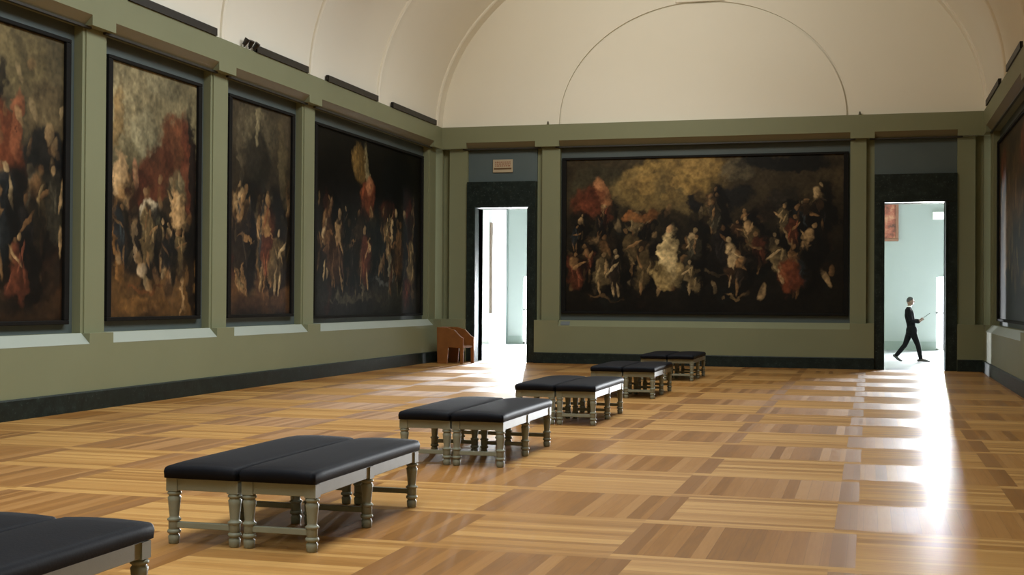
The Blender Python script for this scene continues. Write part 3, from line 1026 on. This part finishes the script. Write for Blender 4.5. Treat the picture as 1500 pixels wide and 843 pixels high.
# framed canvas seen edge-on through the left doorway
bm = bmesh.new()
add_box(bm, 0, .07, 0, .2, 0, 3.4)
pc = tag(obj('framed_picture', bm, plain('dull_bronze_frame', (.14, .10, .07, 1))), 'picture seen edge-on as a thin dark upright line through the left doorway', 'picture')
pc.location = (-2.60, FY + .2, 1.12)
bm = bmesh.new()
add_box(bm, -2.95, -2.60, FY + .1, FY + .5, 0, 6.4)
struct('wall_beyond_return', bm, M_['white'])

# ------------------------------------------------------------------ the walking person
def fused(name, limbs, blobs, mat, parent, voxel, smooth=4):
    """limbs: chains of (x,y,z,r) swept as tapered tubes; blobs: (centre, radii); fused into one continuous skin"""
    bm = bmesh.new()
    for ch_ in limbs:
        for i, p_ in enumerate(ch_):
            bmesh.ops.create_uvsphere(bm, u_segments=16, v_segments=10, radius=p_[3], matrix=Matrix.Translation(p_[:3]))
            if i:
                a_, b_ = Vector(ch_[i - 1][:3]), Vector(p_[:3])
                d_ = b_ - a_
                mt = Matrix.Translation((a_ + b_) / 2) @ d_.to_track_quat('Z', 'Y').to_matrix().to_4x4()
                bmesh.ops.create_cone(bm, cap_ends=True, segments=16, radius1=ch_[i - 1][3], radius2=p_[3], depth=d_.length, matrix=mt)
    for c_, r_ in blobs:
        bmesh.ops.create_uvsphere(bm, u_segments=24, v_segments=16, radius=1, matrix=Matrix.Translation(c_) @ Matrix.Diagonal((*r_, 1)))
    o = obj(name, bm, mat, parent)
    rm = o.modifiers.new('fuse', 'REMESH')
    rm.mode = 'VOXEL'
    rm.voxel_size = voxel
    rm.use_smooth_shade = True
    sm = o.modifiers.new('smooth', 'SMOOTH')
    sm.iterations = smooth
    sm.factor = .5
    return o


per = thing('person', 'person in a black suit walking to the right beyond the right doorway, holding papers', 'person', (12.22, 4.45, 0))
# x = walking direction, y = away from camera (person's left side is +y)
ARM = {}
body, bb = [], []
HEADC = (-.035, 0, 1.665)
bb += [(HEADC, (.095, .076, .112)), ((-.005, 0, 1.605), (.052, .048, .045)), ((.0, 0, .90), (.10, .14, .10)), ((-.065, 0, 1.30), (.10, .15, .16))]
body.append([(-.01, 0, .92, .09), (-.04, 0, 1.10, .09), (-.075, 0, 1.38, .085), (-.072, 0, 1.48, .056), (-.045, 0, 1.60, .052)])


def hand(w_, dirx, dirz, side):
    """palm, four bent fingers and a thumb leaving the side of the palm"""
    bx, by, bz = w_
    px_, py_, pz_ = bx + dirx * .06, by, bz + dirz * .06
    for off in (-.026, -.009, .009, .026):
        body.append([(bx + dirx * .01, by + off * .6, bz + dirz * .01, .017), (px_ + dirx * .03, py_ + off, pz_ + dirz * .03, .013)])
    for off, ln in ((-.030, .066), (-.010, .078), (.011, .074), (.031, .058)):
        body.append([(px_ + dirx * .03, py_ + off, pz_ + dirz * .03, .0105), (px_ + dirx * (.03 + ln * .55), py_ + off * 1.1, pz_ + dirz * (.03 + ln * .55), .0095),
                     (px_ + dirx * (.03 + ln * .85) - dirz * .012, py_ + off * 1.1, pz_ + dirz * (.03 + ln * .8) - .024, .0082)])
    body.append([(bx + dirx * .025, by - side * .020, bz + dirz * .025, .014), (px_ + dirx * .0, py_ - side * .045, pz_ + .022, .0115), (px_ + dirx * .035, py_ - side * .046, pz_ + .045, .0095)])


for side in (-1, 1):
    sh = (-.085, side * .165, 1.405)
    el_ = (-.03 if side < 0 else .02, side * .225, 1.13)
    wr = (.20, side * .10, 1.10 if side < 0 else 1.14)
    ARM[side] = (sh, el_, wr)
    body.append([(-.08, side * .08, 1.41, .05), sh + (.05,), el_ + (.042,), tuple((el_[i] + wr[i]) / 2 for i in range(3)) + (.038,), wr + (.027,)])
    hand(wr, .82, .57, side)
LEGS = {-1: ((.0, -.09, .88), (.165, -.09, .46), (.235, -.09, .11), (.33, -.09, .045), (.43, -.09, .03)),
        1: ((-.02, .09, .88), (-.17, .09, .46), (-.395, .09, .17), (-.36, .09, .075), (-.29, .09, .03))}
for side, (hp, kn, an, ml, toe) in LEGS.items():
    ca = tuple(kn[i] * .65 + an[i] * .35 for i in range(3))
    body.append([hp + (.080,), kn + (.052,), ca + (.052,), an + (.036,), ml + (.032,), toe + (.024,)])
fused('body', body, bb, M_['skin'], per, .006, 3)
J = [[(.005, 0, .83, .115), (-.02, 0, 1.05, .118), (-.06, 0, 1.28, .130), (-.078, 0, 1.40, .105), (-.074, 0, 1.475, .070)]]
jb = [((.0, 0, .86), (.150, .185, .17)), ((-.005, 0, .80), (.150, .185, .09)), ((-.06, 0, 1.28), (.128, .178, .19))]
for side in (-1, 1):
    sh, el_, wr = ARM[side]
    J.append([(-.08, side * .07, 1.415, .075), sh + (.070,), el_ + (.058,), (wr[0] - .03, wr[1] + side * .012, wr[2] - .003, .043)])
fused('jacket', J, jb, M_['suit'], per, .011, 5)
T_ = []
for side, (hp, kn, an, ml, toe) in LEGS.items():
    T_.append([hp + (.100,), tuple((hp[i] + kn[i]) / 2 for i in range(3)) + (.088,), kn + (.068,), tuple(kn[i] * .5 + an[i] * .5 for i in range(3)) + (.064,), (an[0], an[1], an[2] + .005, .056)])
fused('trousers', T_, [((.0, 0, .87), (.115, .165, .12))], M_['suit'], per, .011, 5)
for side, (hp, kn, an, ml, toe) in LEGS.items():
    if side < 0:
        pts = [(an[0] - .055, an[1], .045, .042), (an[0] + .0, an[1], .060, .046), (.33, an[1], .047, .044), (.42, an[1], .038, .036), (.465, an[1], .030, .027)]
    else:
        pts = [(-.455, an[1], .165, .040), (-.41, an[1], .135, .044), (-.355, an[1], .078, .043), (-.30, an[1], .042, .036), (-.262, an[1], .030, .026)]
    fused('shoe', [pts], [], M_['shoe'], per, .008, 3)
# face and hair
def ball(name, c_, r_, mat):
    bm = bmesh.new()
    bmesh.ops.create_uvsphere(bm, u_segments=14, v_segments=10, radius=1, matrix=Matrix.Translation(c_) @ Matrix.Diagonal((*r_, 1)))
    return obj(name, bm, mat, per, smooth=True)


ball('nose', (.060, 0, 1.652), (.020, .014, .024), M_['skin'])
for side in (-1, 1):
    ball('ear', (-.040, side * .078, 1.660), (.019, .010, .031), M_['skin'])
    ball('eye', (.045, side * .030, 1.680), (.010, .011, .008), M_['shirt'])
ball('mouth', (.046, 0, 1.612), (.010, .024, .007), plain('lip_skin', (.12, .04, .035, 1)))
bm = bmesh.new()
bmesh.ops.create_uvsphere(bm, u_segments=28, v_segments=20, radius=1, matrix=Matrix.Translation((-.040, 0, 1.680)) @ Matrix.Diagonal((.100, .083, .108, 1)))
bmesh.ops.delete(bm, geom=[v for v in bm.verts if v.co.z < 1.635 + max(0, (v.co.x + .05)) * 1.0], context='VERTS')
hr = obj('hair', bm, M_['hair'], per, smooth=True)
m = hr.modifiers.new('solid', 'SOLIDIFY')
m.thickness = .006
# white shirt collar showing at the neck
bm = bmesh.new()
bmesh.ops.create_cone(bm, cap_ends=False, segments=24, radius1=.066, radius2=.058, depth=.028, matrix=Matrix.Translation((-.070, 0, 1.525)))
cl = obj('shirt_collar', bm, M_['shirt'], per, smooth=True)
m = cl.modifiers.new('solid', 'SOLIDIFY')
m.thickness = .005
bm = bmesh.new()
add_box(bm, -.10, .10, -.075, .075, -.004, .004)
pp = tag(obj('held_papers', bm, M_['suit'], bevel=.002), 'thin dark folder of papers held up in the walking person\'s hands', 'papers')
pp.location = (12.22 + .40, 4.45, 1.285)
pp.rotation_euler = (0, math.radians(-38), 0)
